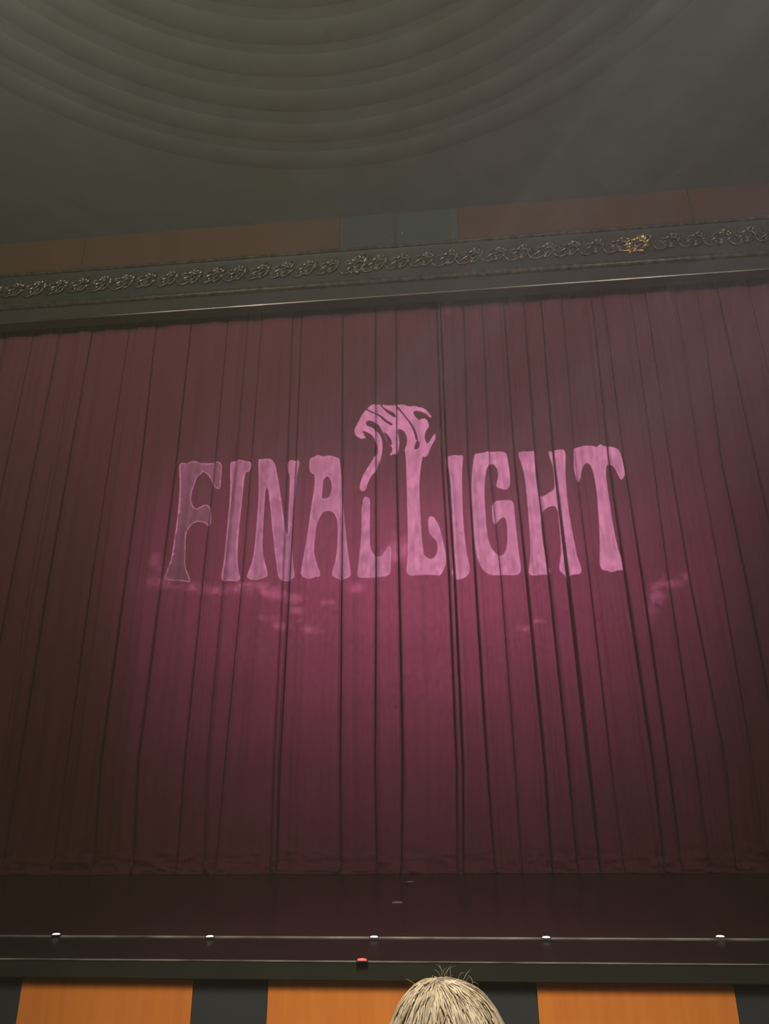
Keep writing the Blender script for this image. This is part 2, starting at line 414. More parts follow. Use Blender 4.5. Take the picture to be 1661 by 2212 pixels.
rows += [2.0 + 0.25 * k for k in range(1, 36)]
rows = [r for r in rows if r < ZT] + [ZT]
DEPTH = 0.24
TOP_OPEN = {SPLIT + 1: 0.45, SPLIT + 2: 0.5}       # the pair of creases that stays open up to the fascia
def gap_at(i, z):
    t = min(1, max(0, (ZT - z) / (ZT - 4.2))); f0 = TOP_OPEN.get(i, 0.10)
    return 0.84 * folds[i][1] * (f0 + (1 - f0) * t ** 1.5) * (0.45 + 0.55 * min(1, z / 2.2))
def pleat_mesh(i, last=False):
    """one pleat of the curtain from crease i to crease i+1; each crease is a narrow slot running back"""
    rnd = random.Random(100 + i)
    nfront = 26
    wv = [(rnd.uniform(0.25, 0.6), rnd.uniform(0, 6.28), rnd.uniform(0.008, 0.02)), (rnd.uniform(0.12, 0.25), rnd.uniform(0, 6.28), rnd.uniform(0.003, 0.008)), (rnd.uniform(0.06, 0.1), rnd.uniform(0, 6.28), rnd.uniform(0.001, 0.0025))]
    off = rnd.uniform(-0.02, 0.02); lean = rnd.uniform(-0.035, 0.035)
    vs, fs = [], []; ncol = None
    for z in rows:
        xa, xb = fold_x(i, z), fold_x(i + 1, z)
        amp = 1.0 if z > 2 else 0.75 + 0.125 * z
        ga, gb = gap_at(i, z), gap_at(i + 1, z)
        la, lb = xa + ga / 2, xb - gb / 2
        wdt = max(lb - la, 0.02); r = min(0.03, wdt * 0.3)
        DA = 0.035 + (DEPTH - 0.035) * min(1, ga / 0.04) ** 1.5; DB = 0.035 + (DEPTH - 0.035) * min(1, gb / 0.04) ** 1.5
        pts = [(xa, DA), (xa + ga * 0.2, DA), (la - 0.002, DA * 0.75), (la, DA * 0.4 + r * 0.5)]
        for q in range(5):
            a = math.pi / 2 * q / 4
            pts.append((la + r - r * math.cos(a), r - r * math.sin(a)))
        for q in range(1, nfront):
            pts.append((la + r + (wdt - 2 * r) * q / nfront, 0.0))
        for q in range(5):
            a = math.pi / 2 * (1 - q / 4)
            pts.append((lb - r + r * math.cos(a), r - r * math.sin(a)))
        pts += [(lb, DB * 0.4 + r * 0.5), (lb + 0.002, DB * 0.75), (xb - gb * 0.2, DB), (xb, DB)]
        ncol = len(pts)
        hem = max(0.0, 1 - z / 0.45)
        for (px_, py_) in pts:
            t = min(1, max(0, (px_ - la) / wdt)); win = min(1, 4 * t * (1 - t) * 1.6)
            d = off - 0.035 * math.sin(math.pi * t) * min(1.0, wdt / 0.5) + lean * (t - 0.5)
            for L, ph, A in wv:
                d -= A * win * math.sin(2 * math.pi * (px_ - la) / L + ph + 0.10 * z)
            d += 0.010 * win * noise.noise((px_ * 2.5, z * 0.5, i * 3.7))
            if py_ > 0.04: d *= 0.3
            if hem > 0:       # the hem breaks on the stage floor
                nn = noise.noise((px_ * 3.2 + i, z * 9.0, 4.0)); n2 = noise.noise((px_ * 7.0, z * 22.0, i * 1.0))
                d -= hem * (0.10 * nn + 0.065 * n2) + 0.12 * max(0, 1 - z / 0.14) * (0.3 + 0.7 * (0.5 + 0.5 * math.sin(px_ * 5.3 + i)))
            zz = z
            if z < 0.5: zz = z + 0.03 * hem * noise.noise((px_ * 2.3, 7.0, i)) * min(1, z / 0.06)
            vs.append((px_, Y0 + py_ + d * 1.0, max(zz, 0.004)))
    for rI in range(len(rows) - 1):
        for c in range(ncol - 1):
            a = rI * ncol + c
            fs.append((a, a + 1, a + ncol + 1, a + ncol))
    return mesh('pleat', vs, fs)
halves = (('stage_curtain', 'burgundy velvet stage curtain half left of the central opening, lit by projected letters', 0, SPLIT),
          ('stage_curtain', 'burgundy velvet stage curtain half right of the central opening, lit by projected letters', SPLIT, len(folds) - 1))
for nm, lab, i0, i1 in halves:
    xm = (fold_x(i0, 0) + fold_x(i1, 0)) / 2
    c = empty(nm, (xm, Y0, 0), lab, 'curtain', 'two halves of the stage curtain')
    for i in range(i0, i1):
        me = pleat_mesh(i)
        me.transform(Matrix.Translation((-xm, -Y0, 0)))
        link('pleat', me, M_velvet, c, True)

# side jambs of the proscenium
for nm, xa, xb in (('wall_proscenium_left', XL, fold_x(0, 0) + 0.3), ('wall_proscenium_right', fold_x(len(folds) - 1, 0) - 0.3, XR)):
    tag(link(nm, box_mesh(nm, xa, xb, YP, YP + 0.25, 0.0, z_open, 0.0), M_fascia), 'dark side jamb of the stage opening', kind='structure')

# ------------------------------------------------------------------ projector with its glass slide (stands at the rear, throws the lettering)
A_ = (340, 960, 6.388); B_ = (520, 960, 6.388); C_ = (740, 850, 6.388); D_ = (740, 1000, 6.388); E_ = (940, 940, 6.5045); G_ = (1100, 940, 5.537)
def P(reg, s):
    n = [float(q) for q in s.replace(';', ',').split(',')]
    return [(reg[0] + n[i] / reg[2], reg[1] + n[i + 1] / reg[2]) for i in range(0, len(n), 2)]
LET = []   # (outline, body brightness, rim brightness)
LET.append((P(A_, "298,290;320,255;365,255;400,265;440,245;490,232;540,238;580,262;640,265;700,262;760,258;800,255;815,232;850,245;882,275;888,330;880,420;874,520;872,585;850,615;820,615;790,595;770,540;740,480;700,420;655,390;620,380;600,420;575,430;545,450;520,520;505,570;475,650;460,740;470,810;500,870;545,895;580,868;630,840;680,830;725,855;740,900;742,1000;738,1090;712,1135;680,1105;640,1075;590,1068;530,1075;480,1100;430,1160;395,1230;385,1320;385,1450;378,1600;385,1690;410,1770;440,1840;448,1880;430,1910;360,1890;260,1880;160,1880;90,1860;110,1790;150,1690;190,1580;215,1430;240,1260;265,1100;285,920;300,760;308,600;305,430"), .21, 1.0))
LET.append((P(A_, "1005,240;1060,235;1100,222;1150,212;1200,228;1260,228;1300,260;1300,310;1260,380;1220,370;1200,470;1185,600;1165,800;1150,950;1130,1130;1115,1300;1105,1500;1105,1640;1120,1740;1145,1830;1135,1870;1090,1890;1000,1880;920,1890;885,1850;890,1760;915,1640;935,1500;950,1330;965,1150;985,950;1000,750;1010,560;1005,400"), .46, .9))
LET.append((P(B_, "240,200;290,208;350,202;410,210;450,240;480,300;500,400;525,540;555,740;580,920;605,1100;620,1200;645,1265;655,1200;660,1000;668,800;675,600;680,440;655,360;648,270;665,235;705,208;745,222;775,225;785,200;812,235;805,300;780,400;765,520;752,700;735,900;722,1100;712,1300;708,1450;720,1600;740,1780;740,1830;700,1855;650,1885;600,1880;560,1865;525,1840;505,1770;490,1620;465,1450;450,1280;430,1120;415,950;400,820;385,700;378,630;360,592;340,620;330,720;320,880;310,1050;300,1250;295,1470;310,1580;340,1680;370,1780;360,1825;310,1850;230,1870;150,1875;80,1840;100,1770;150,1650;180,1500;200,1320;220,1100;235,900;245,700;250,500;245,350"), .58, .92))
LET.append((P(B_, "945,230;965,190;1020,180;1040,150;1080,148;1120,170;1200,152;1270,155;1320,185;1355,190;1370,250;1385,350;1395,480;1405,600;1415,800;1430,980;1450,1200;1470,1400;1495,1580;1520,1760;1515,1820;1460,1845;1395,1870;1340,1850;1270,1820;1260,1770;1290,1670;1320,1540;1335,1380;1345,1200;1335,1060;1305,970;1260,925;1200,912;1140,930;1095,990;1060,1070;1030,1170;1022,1300;1005,1420;1010,1530;1040,1640;1080,1730;1098,1780;1085,1830;1030,1830;990,1845;930,1860;870,1840;825,1800;830,1740;855,1600;875,1480;900,1350;925,1180;950,1010;970,860;990,740;1015,580;1025,420;985,410;950,380;945,310"), .64, .9))
LET.append((P(D_, "290,480;325,465;362,480;380,520;380,600;378,750;376,950;378,1100;390,1190;430,1250;465,1285;520,1295;565,1260;605,1180;640,1145;670,1165;672,1220;665,1350;662,1500;640,1545;580,1565;480,1570;360,1585;240,1585;200,1560;205,1480;225,1330;245,1150;260,980;262,800;260,640;275,540"), .70, .86))
the = P(C_, "350,195;420,145;470,152;530,160;560,156;650,165;740,155;860,150;910,180;1000,165;1040,190;1100,195;1160,230;1200,280;1238,330;1195,325;1150,280;1090,250;1030,240;985,235;980,280;1010,330;1060,375;1090,350;1130,338;1170,370;1190,430;1185,470;1150,510;1135,560;1130,610;1145,660;1165,700;1210,650;1250,580;1275,548;1292,570;1285,620;1250,680;1215,740;1195,800;1170,860;1130,880;1110,860;1100,900;1085,960;1075,1040;1065,1150;1060,1300") \
    + P(D_, "1062,400;1070,600;1080,800;1090,1000;1105,1150;1120,1270;1160,1305;1225,1330;1280,1290;1310,1220;1315,1130;1295,1070;1240,1020;1205,980;1185,900;1178,800;1190,750;1220,732;1260,748;1310,810;1345,880;1370,980;1400,1100;1425,1200;1440,1320;1425,1410;1390,1500;1350,1553;1270,1545;1150,1545;1050,1540;950,1558;900,1530;880,1480;890,1400;900,1250;905,1000;900,800;895,600;890,400;885,200;880,50") \
    + P(C_, "875,880;865,800;855,770;885,710;895,640;885,580;860,530;820,495;775,488;760,520;775,580;785,660;782,740;760,830;745,830;700,830;665,860;650,835;690,800;690,740;650,700;605,640;575,560;540,500;500,430;430,385;345,362;318,410;330,440;400,465;460,510;510,560;540,620;552,700;548,800;530,890;495,980;460,1075;420,1105;385,1155;345,1250;315,1330;290,1355;250,1345;230,1310;245,1230;275,1140;330,1050;390,960;440,870;485,830;490,770;480,700;445,620;400,565;340,530;290,515;268,535;300,560;285,580;325,600;300,622;250,632;195,595;165,550;165,490;190,440;220,390;255,310;300,250;345,215")
LET.append((the, .80, .92))
LET.append((P(E_, "155,320;190,295;260,282;330,290;375,272;395,300;390,380;380,480;378,600;378,760;382,950;388,1150;405,1350;420,1500;440,1650;470,1780;498,1890;470,1950;420,2005;350,2028;280,2022;255,1980;225,1940;245,1880;265,1840;270,1700;265,1500;255,1300;245,1100;235,900;222,700;205,530;175,400"), .74, .9))
LET.append((P(E_, "540,300;565,262;640,255;700,245;745,218;790,240;870,232;940,232;985,255;1010,320;1025,430;1050,580;1048,690;1020,755;980,770;920,755;850,720;875,640;888,560;870,470;830,415;775,400;735,440;710,520;695,640;690,800;695,950;705,1100;715,1280;735,1430;770,1560;830,1640;890,1690;940,1695;980,1650;1005,1570;1015,1430;1012,1300;1000,1210;975,1160;930,1160;890,1200;850,1258;815,1225;800,1130;795,1020;820,950;880,918;980,918;1060,920;1100,960;1110,1080;1125,1250;1145,1450;1170,1650;1195,1800;1205,1890;1170,1960;1100,1970;1000,1965;900,1965;810,1975;740,1950;670,1890;620,1790;580,1650;560,1500;545,1300;530,1100;520,900;515,700;525,500"), .76, .88))
LET.append((P(G_, "110,205;150,190;230,200;305,180;325,215;320,330;318,470;335,610;365,700;385,730;430,720;480,685;530,655;548,610;540,480;525,360;490,270;470,195;490,182;520,205;545,180;600,170;650,180;668,220;665,350;665,480;680,650;700,850;730,1050;765,1230;800,1430;840,1540;862,1620;840,1665;780,1668;720,1680;700,1715;665,1670;615,1630;600,1580;615,1500;625,1350;615,1200;600,1050;590,920;565,860;530,840;480,855;420,890;385,940;382,1050;395,1200;415,1350;450,1500;480,1570;500,1625;480,1665;400,1668;300,1678;248,1660;240,1620;255,1500;262,1350;250,1200;235,1000;220,800;205,640;185,480;150,340"), .72, .84))
LET.append((P(G_, "775,140;790,155;850,135;920,125;1000,125;1040,145;1070,120;1100,108;1130,130;1200,135;1260,145;1310,165;1340,220;1365,310;1390,420;1390,480;1350,535;1325,515;1290,440;1250,370;1200,340;1165,360;1160,450;1170,560;1190,700;1215,880;1240,1040;1270,1190;1300,1330;1340,1450;1375,1560;1385,1620;1320,1605;1245,1640;1180,1620;1110,1610;1080,1550;1085,1450;1088,1300;1085,1150;1070,950;1055,750;1040,620;1015,480;985,370;940,325;890,350;870,420;855,530;830,560;800,520;770,410;770,290"), .70, .80))
HOLES = [P(B_, "1200,435;1232,460;1248,510;1260,600;1245,680;1210,730;1165,750;1120,745;1122,690;1130,600;1135,500;1160,455"),
         P(C_, "330,200;345,215;400,240;470,265;560,320;620,375;690,410;695,435;670,437;600,405;540,345;470,290;400,268;355,240;330,225"),
         P(C_, "530,140;545,165;600,215;680,245;745,290;740,332;680,310;610,262;560,210;520,165"),
         P(C_, "735,140;760,170;820,240;900,345;960,410;1000,480;1030,570;1045,640;1015,650;1000,580;975,500;930,420;870,335;800,255;745,190"),
         P(C_, "1050,640;1065,690;1060,750;1030,770;985,765;1000,720;1015,660"),
         P(C_, "560,510;620,560;680,640;690,720;640,690;600,620")]
def chaikin(p):
    q = []
    for i in range(len(p)):
        a, c = p[i], p[(i + 1) % len(p)]
        q += [(a[0] * .75 + c[0] * .25, a[1] * .75 + c[1] * .25), (a[0] * .25 + c[0] * .75, a[1] * .25 + c[1] * .75)]
    return q
def inset(p, d):
    n = len(p); ar = sum(p[i][0] * p[(i + 1) % n][1] - p[(i + 1) % n][0] * p[i][1] for i in range(n)); sg = 1 if ar > 0 else -1
    out = []
    for i in range(n):
        a, c = p[i - 1], p[(i + 1) % n]; tx, ty = c[0] - a[0], c[1] - a[1]; L = math.hypot(tx, ty) or 1
        out.append((p[i][0] - sg * ty / L * d, p[i][1] + sg * tx / L * d))
    return out
def inside(poly, X, Y):
    r = np.zeros(X.shape, bool); n = len(poly)
    for i in range(n):
        (x1, y1), (x2, y2) = poly[i], poly[(i + 1) % n]
        if y1 == y2: continue
        c = (y1 > Y) != (y2 > Y)
        r ^= c & (X < (x2 - x1) * (Y - y1) / (y2 - y1) + x1)
    return r
outl = [(chaikin(p), a, r_) for p, a, r_ in LET]; holes = [chaikin(p) for p in HOLES]
UX0, UX1, VY0, VY1, GS = 150, 1690, 760, 1960, 6.5
verts, edges_ = [], []
nx = int((UX1 - UX0) / GS); ny = int((VY1 - VY0) / GS)
for j in range(ny + 1):
    for i in range(nx + 1):
        verts.append((UX0 + (UX1 - UX0) * i / nx + (0.013 * ((i * 7 + j * 3) % 11)), VY0 + (VY1 - VY0) * j / ny + (0.013 * ((i * 5 + j * 2) % 13))))
def add_loop(p):
    b0 = len(verts); verts.extend(p)
    for i in range(len(p)): edges_.append((b0 + i, b0 + (i + 1) % len(p)))
for p, _, _ in outl: add_loop(p); verts.extend(inset(p, 3.2))
for p in holes: add_loop(p); verts.extend(inset(p, -3.2))
vout, _e, fout, *_r = delaunay_2d_cdt([Vector(v) for v in verts], edges_, [], 0, 1e-4)
V = np.array([(v.x, v.y) for v in vout]); T = np.array([list(f) for f in fout if len(f) == 3])
cen = V[T].mean(1)
fcls = np.full(len(T), -1)
for k, (p, _, _) in enumerate(outl): fcls[inside(p, cen[:, 0], cen[:, 1])] = k
for p in holes: fcls[inside(p, cen[:, 0], cen[:, 1])] = -1
segs = []
for p in [q[0] for q in outl] + holes: segs += [(p[i], p[(i + 1) % len(p)]) for i in range(len(p))]
segs = np.array(segs); sa = segs[:, 0]; sd = segs[:, 1] - sa; sl = (sd ** 2).sum(1) + 1e-9
dist = np.full(len(V), 99.0)
need = np.unique(T[fcls >= 0])
for v in need:
    t = np.clip(((V[v] - sa) * sd).sum(1) / sl, 0, 1)
    dist[v] = np.sqrt((((sa + sd * t[:, None]) - V[v]) ** 2).sum(1).min())
# the slide picture: a dusk sky with thin clouds behind the lettering
CL = [(350, 1262, 40, 14, .5), (420, 1268, 30, 10, .55), (470, 1275, 40, 9, .6), (540, 1268, 45, 12, .8), (590, 1282, 35, 10, .9), (635, 1292, 20, 9, .8), (575, 1335, 22, 6, .8), (605, 1352, 16, 9, .7), (640, 1318, 18, 6, .8),
      (648, 1338, 7, 14, .9), (676, 1360, 22, 9, .9), (712, 1302, 26, 6, .8), (768, 1268, 16, 10, 1.0), (868, 1182, 30, 26, .85), (845, 1205, 20, 14, .7), (1130, 1358, 26, 7, .6), (1160, 1340, 30, 6, .5),
      (1415, 1290, 18, 30, .55), (1445, 1260, 26, 16, .55), (1480, 1246, 16, 10, .6), (1405, 1330, 10, 22, .4), (340, 1220, 22, 30, .35)]
def sky(u, v):
    g = math.exp(-((u - 880) / 540.0) ** 2) if u > 880 else math.exp(-((u - 880) / 560.0) ** 2)
    if v < 1290: f_ = 1 / (1 + math.exp(-(v - 1050) / 65.0))
    else: f_ = 0.945
    f_ *= math.exp(-(max(0, v - 1230) / 360.0) ** 1.6)
    halo = math.exp(-((u - 890) / 330.0) ** 2 - ((v - 1330) / 150.0) ** 2)
    c = 0.0
    for cu, cv, su, sv, a in CL:
        d = ((u - cu) / su) ** 2 + ((v - cv) / sv) ** 2
        if d < 5: c += a * math.exp(-d * 1.1)
    n = noise.fractal(Vector((u / 38.0, v / 22.0, 1.7)), 1.0, 2.0, 4)
    n3 = noise.fractal(Vector((u / 15.0, v / 10.0, 8.7)), 1.0, 2.0, 3)
    c = max(0.0, c * (1.0 + 1.2 * n + 1.0 * n3) * 1.45 - 0.14)
    broad = 1 + 0.18 * noise.noise((u / 170.0, v / 90.0, 5.0))
    base = 0.30 * g * f_ * broad + 0.03 * halo
    edge = min(1, (u - UX0) / 160.0, (UX1 - u) / 160.0, (v - VY0) / 100.0, (VY1 - v) / 80.0); edge = max(0, edge) ** 1.5
    r = base * edge; k_ = min(c, 1.2) * 0.21
    return (r + k_, r * 0.42 + k_ * 0.7, r * 0.66 + k_ * 0.85)
skyc = [sky(*V[i]) for i in range(len(V))]
# slide plane: perpendicular to the throw, a metre in front of the lamp
LAMP = np.array([4.6, -20.5, 0.9])
TGT = on_y(870, 1250, Y0)
ax = TGT - LAMP; ax /= np.linalg.norm(ax)
def to_slide(u, v, k=1.0):
    p = on_y(u, v, Y0 - 0.02); d = p - LAMP
    return LAMP + d * (k / (d @ ax))
pj = empty('projector', (LAMP[0], LAMP[1] + 0.4, LAMP[2] - 0.5), 'grey slide projector at the rear that throws the lettering', 'projector')
off = np.array(pj.location)
sm = mesh('slide', [to_slide(*V[i]) - off for i in range(len(V))], [tuple(int(q) for q in t) for t in T])
ca = sm.color_attributes.new('picture', 'FLOAT_COLOR', 'CORNER')
uvl = sm.uv_layers.new(name='UVMap')
buf = np.zeros((len(sm.loops), 4), np.float32); ub = np.zeros((len(sm.loops), 2), np.float32)
for p in sm.polygons:
    k = fcls[p.index]
    for li in p.loop_indices:
        vi = sm.loops[li].vertex_index; u, v = V[vi]
        s = skyc[vi]
        if k >= 0:
            body, rim = outl[k][1], outl[k][2]
            n = noise.fractal(Vector((u / 16.0, v / 30.0, 3.0 + k)), 1.0, 2.0, 3)
            a = body * 0.93 * (1 + 0.36 * n)
            if k == 0: a *= 0.55 + 0.9 * max(0, min(1, 1 - (v - 985) / 330.0))
            if dist[vi] < 0.8: a = rim * (0.9 if k else max(0.25, 0.95 * (1 - max(0, v - 1180) / 170.0)) if u < 392 else 0.8)
            a = max(a, s[0] * 1.15)
            s = (a, a * 0.95, a)
        buf[li] = (*s, 1); ub[li] = (u / 100.0, v / 100.0)
ca.data.foreach_set('color', buf.ravel()); uvl.data.foreach_set('uv', ub.ravel())
M_slide = bpy.data.materials.new('slide_film'); M_slide.use_nodes = True
nt = M_slide.node_tree
for n in list(nt.nodes): nt.nodes.remove(n)
out = nt.nodes.new('ShaderNodeOutputMaterial'); tb = nt.nodes.new('ShaderNodeBsdfTransparent'); at = nt.nodes.new('ShaderNodeVertexColor'); at.layer_name = 'picture'
uvn = nt.nodes.new('ShaderNodeUVMap'); mp = nt.nodes.new('ShaderNodeMapping'); mp.inputs['Scale'].default_value = (7, 4, 1); mp.inputs['Rotation'].default_value = (0, 0, 0.5)
nz = nt.nodes.new('ShaderNodeTexNoise'); nz.inputs['Scale'].default_value = 1.6; nz.inputs['Detail'].default_value = 5
mr = nt.nodes.new('ShaderNodeMapRange'); mr.inputs['From Min'].default_value = 0.3; mr.inputs['From Max'].default_value = 0.7; mr.inputs['To Min'].default_value = 0.76; mr.inputs['To Max'].default_value = 1.12
mx = nt.nodes.new('ShaderNodeVectorMath'); mx.operation = 'SCALE'
nt.links.new(uvn.outputs[0], mp.inputs[0]); nt.links.new(mp.outputs[0], nz.inputs['Vector']); nt.links.new(nz.outputs['Fac'], mr.inputs[0])
nt.links.new(at.outputs[0], mx.inputs[0]); nt.links.new(mr.outputs[0], mx.inputs['Scale']); nt.links.new(mx.outputs[0], tb.inputs[0]); nt.links.new(tb.outputs[0], out.inputs[0])
link('slide', sm, M_slide, pj)
# opaque holder around the slide
M_body = noisy('projector_grey', (0.03, 0.03, 0.032), (0.04, 0.04, 0.042), 20, 0.5)
c4 = [to_slide(u, v, 1.0) - off for u, v in ((UX0, VY0), (UX1, VY0), (UX1, VY1), (UX0, VY1))]
cc = sum(c4) / 4; o4 = [cc + (c - cc) * 1.9 for c in c4]
fsn = [(0, 1, 5, 4), (1, 2, 6, 5), (2, 3, 7, 6), (3, 0, 4, 7)]
link('slide_holder', mesh('slide_holder', c4 + o4, fsn), M_body, pj)
q8 = o4 + [np.array(LAMP - off) + (c - (LAMP - off)) * 0.25 - ax * 0.45 for c in o4]
link('housing', mesh('housing', q8, [(0, 1, 5, 4), (1, 2, 6, 5), (2, 3, 7, 6), (3, 0, 4, 7), (4, 5, 6, 7)]), M_body, pj)
vs, fs = tube([(0, 0, -(pj.location.z - Z_FLOOR)), (0, 0, -0.02)], [0.05, 0.04], 10)
link('stand', mesh('stand', vs, fs), M_body, pj)
pl = spot('projector_lamp', LAMP, TGT, 50, 70000, (1.0, 1.12, 1.62), 0.0004, 0.0)

# ------------------------------------------------------------------ small things on the stage edge
M_white = emit('marker_lens', (1.0, 0.98, 0.9), 0.9)
M_red = emit('red_lens', (1.0, 0.10, 0.10), 0.8)
def marker(name, u, v, z, L, m, label, cat, group=None, rz=0.0):
    p = on_z(u, v, z); e = empty(name, (float(p[0]), float(p[1]), z), label, cat, group); e.rotation_euler.z = rz
    base = box_mesh('base', -L * .55, L * .55, -0.014, 0.016, 0.0, 0.005, 0.002, 1)
    link('base', base, M_nosing, e)
    vs, fs = [], []
    n = 12
    for r, zz in ((1.0, 0.005), (0.95, 0.009), (0.7, 0.0115), (0.25, 0.0125)):
        for k in range(n):
            a = 2 * math.pi * k / n; vs.append((L * .45 * r * math.cos(a), 0.012 * r * math.sin(a), zz))
    for q in range(3):
        for k in range(n): fs.append((q * n + k, q * n + (k + 1) % n, (q + 1) * n + (k + 1) % n, (q + 1) * n + k))
    fs.append(tuple(3 * n + k for k in range(n)))
    link('lens', mesh('lens', vs, fs), m, e, True)
    return e
for (u, v), lab, r in zip(((121, 2021), (453, 2026), (808, 2027), (1180, 2028), (1556, 2026)),
        ('leftmost small white marker light on the metal stage edge', 'second small white marker light from the left on the stage edge',
         'small white marker light at the middle of the stage edge', 'second small white marker light from the right on the stage edge',
         'rightmost small white marker light on the metal stage edge'), (0.5, 0.6, 0.1, 0.0, -0.2)):
    marker('edge_marker_light', u, v, 0.008, 0.047, M_white, lab, 'light', 'marker lights on the stage edge', r)
marker('red_marker_light', 782, 2077, 0.002, 0.047, M_red, 'small red marker light on the lower lip of the stage', 'light')
for (u, v), lab in (((885, 1905), 'tiny pale tape scrap on the black stage, nearer the curtain'), ((857, 1950), 'tiny pale tape scrap on the black stage, farther from the curtain')):
    p = on_z(u, v, 0.0)
    vs = [(-0.04, -0.03, 0.001), (0.05, -0.02, 0.001), (0.045, 0.03, 0.006), (-0.035, 0.025, 0.004), (0.0, 0.0, 0.012)]
    o = link('tape_scrap', mesh('tape_scrap', vs + [(a, b_, 0.0005) for a, b_, c in vs[:4]], [(0, 1, 4), (1, 2, 4), (2, 3, 4), (3, 0, 4), (8, 7, 6, 5), (0, 5, 6, 1), (1, 6, 7, 2), (2, 7, 8, 3), (3, 8, 5, 0)]), mat('pale_tape', (0.75, 0.6, 0.55), 0.5))
    o.location = (float(p[0]), float(p[1]), 0.0); tag(o, lab, 'tape', 'tape scraps on the stage')

# ------------------------------------------------------------------ the person in front
HD = 1.36
dtop = ray(962, 2118); th = CAM + dtop * (HD / dtop[1])
HX, HY, HZ = float(th[0]), float(th[1]), float(th[2])          # top of the hair
pz0 = Z_FLOOR
per = empty('person', (HX, HY, pz0), 'person with short blond hair seen from behind in the front row', 'person')
Ht = HZ - pz0 - 0.015
def skin_body():
    k = Ht / 1.70
    J = {'pelvis': (0, 0, 0.93, .15), 'waist': (0, 0.0, 1.08, .13), 'chest': (0, 0.01, 1.27, .155), 'neckb': (0, -0.01, 1.43, .075), 'neck': (0, 0.015, 1.50, .058),
         'h1': (0, 0.035, 1.555, .068), 'h2': (0, 0.03, 1.62, .080), 'h3': (0, 0.015, 1.668, .045),
         'nose': (0, 0.112, 1.565, .014)}
    E = [('pelvis', 'waist'), ('waist', 'chest'), ('chest', 'neckb'), ('neckb', 'neck'), ('neck', 'h1'), ('h1', 'h2'), ('h2', 'h3'), ('h1', 'nose')]
    for s, n in ((-1, 'l'), (1, 'r')):
        J.update({n + 'sh': (s * .17, 0, 1.38, .065), n + 'el': (s * .235, -0.02, 1.12, .045), n + 'wr': (s * .23, 0.10, 0.89, .030), n + 'pa': (s * .225, .125, .82, .032),
                  n + 'hip': (s * .09, 0, .87, .095), n + 'kn': (s * .10, .02, .49, .06), n + 'an': (s * .10, -.01, .085, .042), n + 'to': (s * .115, .15, .035, .034)})
        E += [('chest', n + 'sh'), (n + 'sh', n + 'el'), (n + 'el', n + 'wr'), (n + 'wr', n + 'pa'), ('pelvis', n + 'hip'), (n + 'hip', n + 'kn'), (n + 'kn', n + 'an'), (n + 'an', n + 'to')]
        for f, (dx, dy, L) in enumerate(((-.022, .02, .075), (-.008, .026, .085), (.008, .026, .08), (.02, .02, .062))):
            J[n + 'f%da' % f] = (s * .225 + s * dx * .9, .13 + dy * .8, .775, .0095); J[n + 'f%db' % f] = (s * .225 + s * dx, .14 + dy, .775 - L * .6, .0085); J[n + 'f%dc' % f] = (s * .225 + s * dx, .125 + dy, .775 - L, .0075)
            E += [(n + 'pa', n + 'f%da' % f), (n + 'f%da' % f, n + 'f%db' % f), (n + 'f%db' % f, n + 'f%dc' % f)]
        J[n + 'ta'] = (s * .195, .155, .815, .0105); J[n + 'tb'] = (s * .185, .175, .775, .009); E += [(n + 'pa', n + 'ta'), (n + 'ta', n + 'tb')]
    names = list(J); me = bpy.data.meshes.new('body')
    me.from_pydata([tuple(c * k for c in J[n][:3]) for n in names], [(names.index(a), names.index(b_)) for a, b_ in E], [])
    o = bpy.data.objects.new('body', me); COL.objects.link(o)
    md = o.modifiers.new('skin', 'SKIN')
    for i, n in enumerate(names):
        sv = me.skin_vertices[0].data[i]; r = J[n][3] * k
        sv.radius = (r, r * (.72 if n in ('pelvis', 'waist', 'chest') else 1)); sv.use_root = (n == 'pelvis')
    ss = o.modifiers.new('sub', 'SUBSURF'); ss.levels = 2; ss.render_levels = 2
    dg = bpy.context.evaluated_depsgraph_get(); me2 = bpy.data.meshes.new_from_object(o.evaluated_get(dg))
    bpy.data.objects.remove(o)
    bm2 = bmesh.new(); bm2.from_mesh(me2)
    bmesh.ops.delete(bm2, geom=[v for v in bm2.verts if not v.link_faces], context='VERTS'); bm2.to_mesh(me2); bm2.free()
    return me2
M_skin = noisy('skin', (0.55, 0.33, 0.24), (0.6, 0.37, 0.27), 8, 0.55)
bmsh = skin_body()
body = link('body', bmsh, M_skin, per, True)
# jacket: the torso and arm faces pushed outwards
bm = bmesh.new(); bm.from_mesh(bmsh)
kk = Ht / 1.70
dele = [f for f in bm.faces if not (0.84 * kk < f.calc_center_median().z < 1.455 * kk) or (f.calc_center_median().z < 0.90 * kk and abs(f.calc_center_median().x) > .19 * kk)]
bmesh.ops.delete(bm, geom=dele, context='FACES'); bm.normal_update()
for v in bm.verts: v.co += v.normal * 0.014
bmesh.ops.delete(bm, geom=[v for v in bm.verts if not v.link_faces], context='VERTS'); jm = bpy.data.meshes.new('jacket'); bm.to_mesh(jm); bm.free()
link('jacket', jm, noisy('navy_cloth', (0.02, 0.024, 0.035), (0.03, 0.034, 0.048), 30, 0.85), per, True)
bm = bmesh.new(); bm.from_mesh(bmsh)
dele = [f for f in bm.faces if not (0.10 * kk < f.calc_center_median().z < 1.00 * kk) or ((abs(f.calc_center_median().x) > .175 * kk or f.calc_center_median().y > .10 * kk) and f.calc_center_median().z > .6 * kk)]
bmesh.ops.delete(bm, geom=dele, context='FACES'); bm.normal_update()
for v in bm.verts: v.co += v.normal * 0.009
seen = set(); best = []
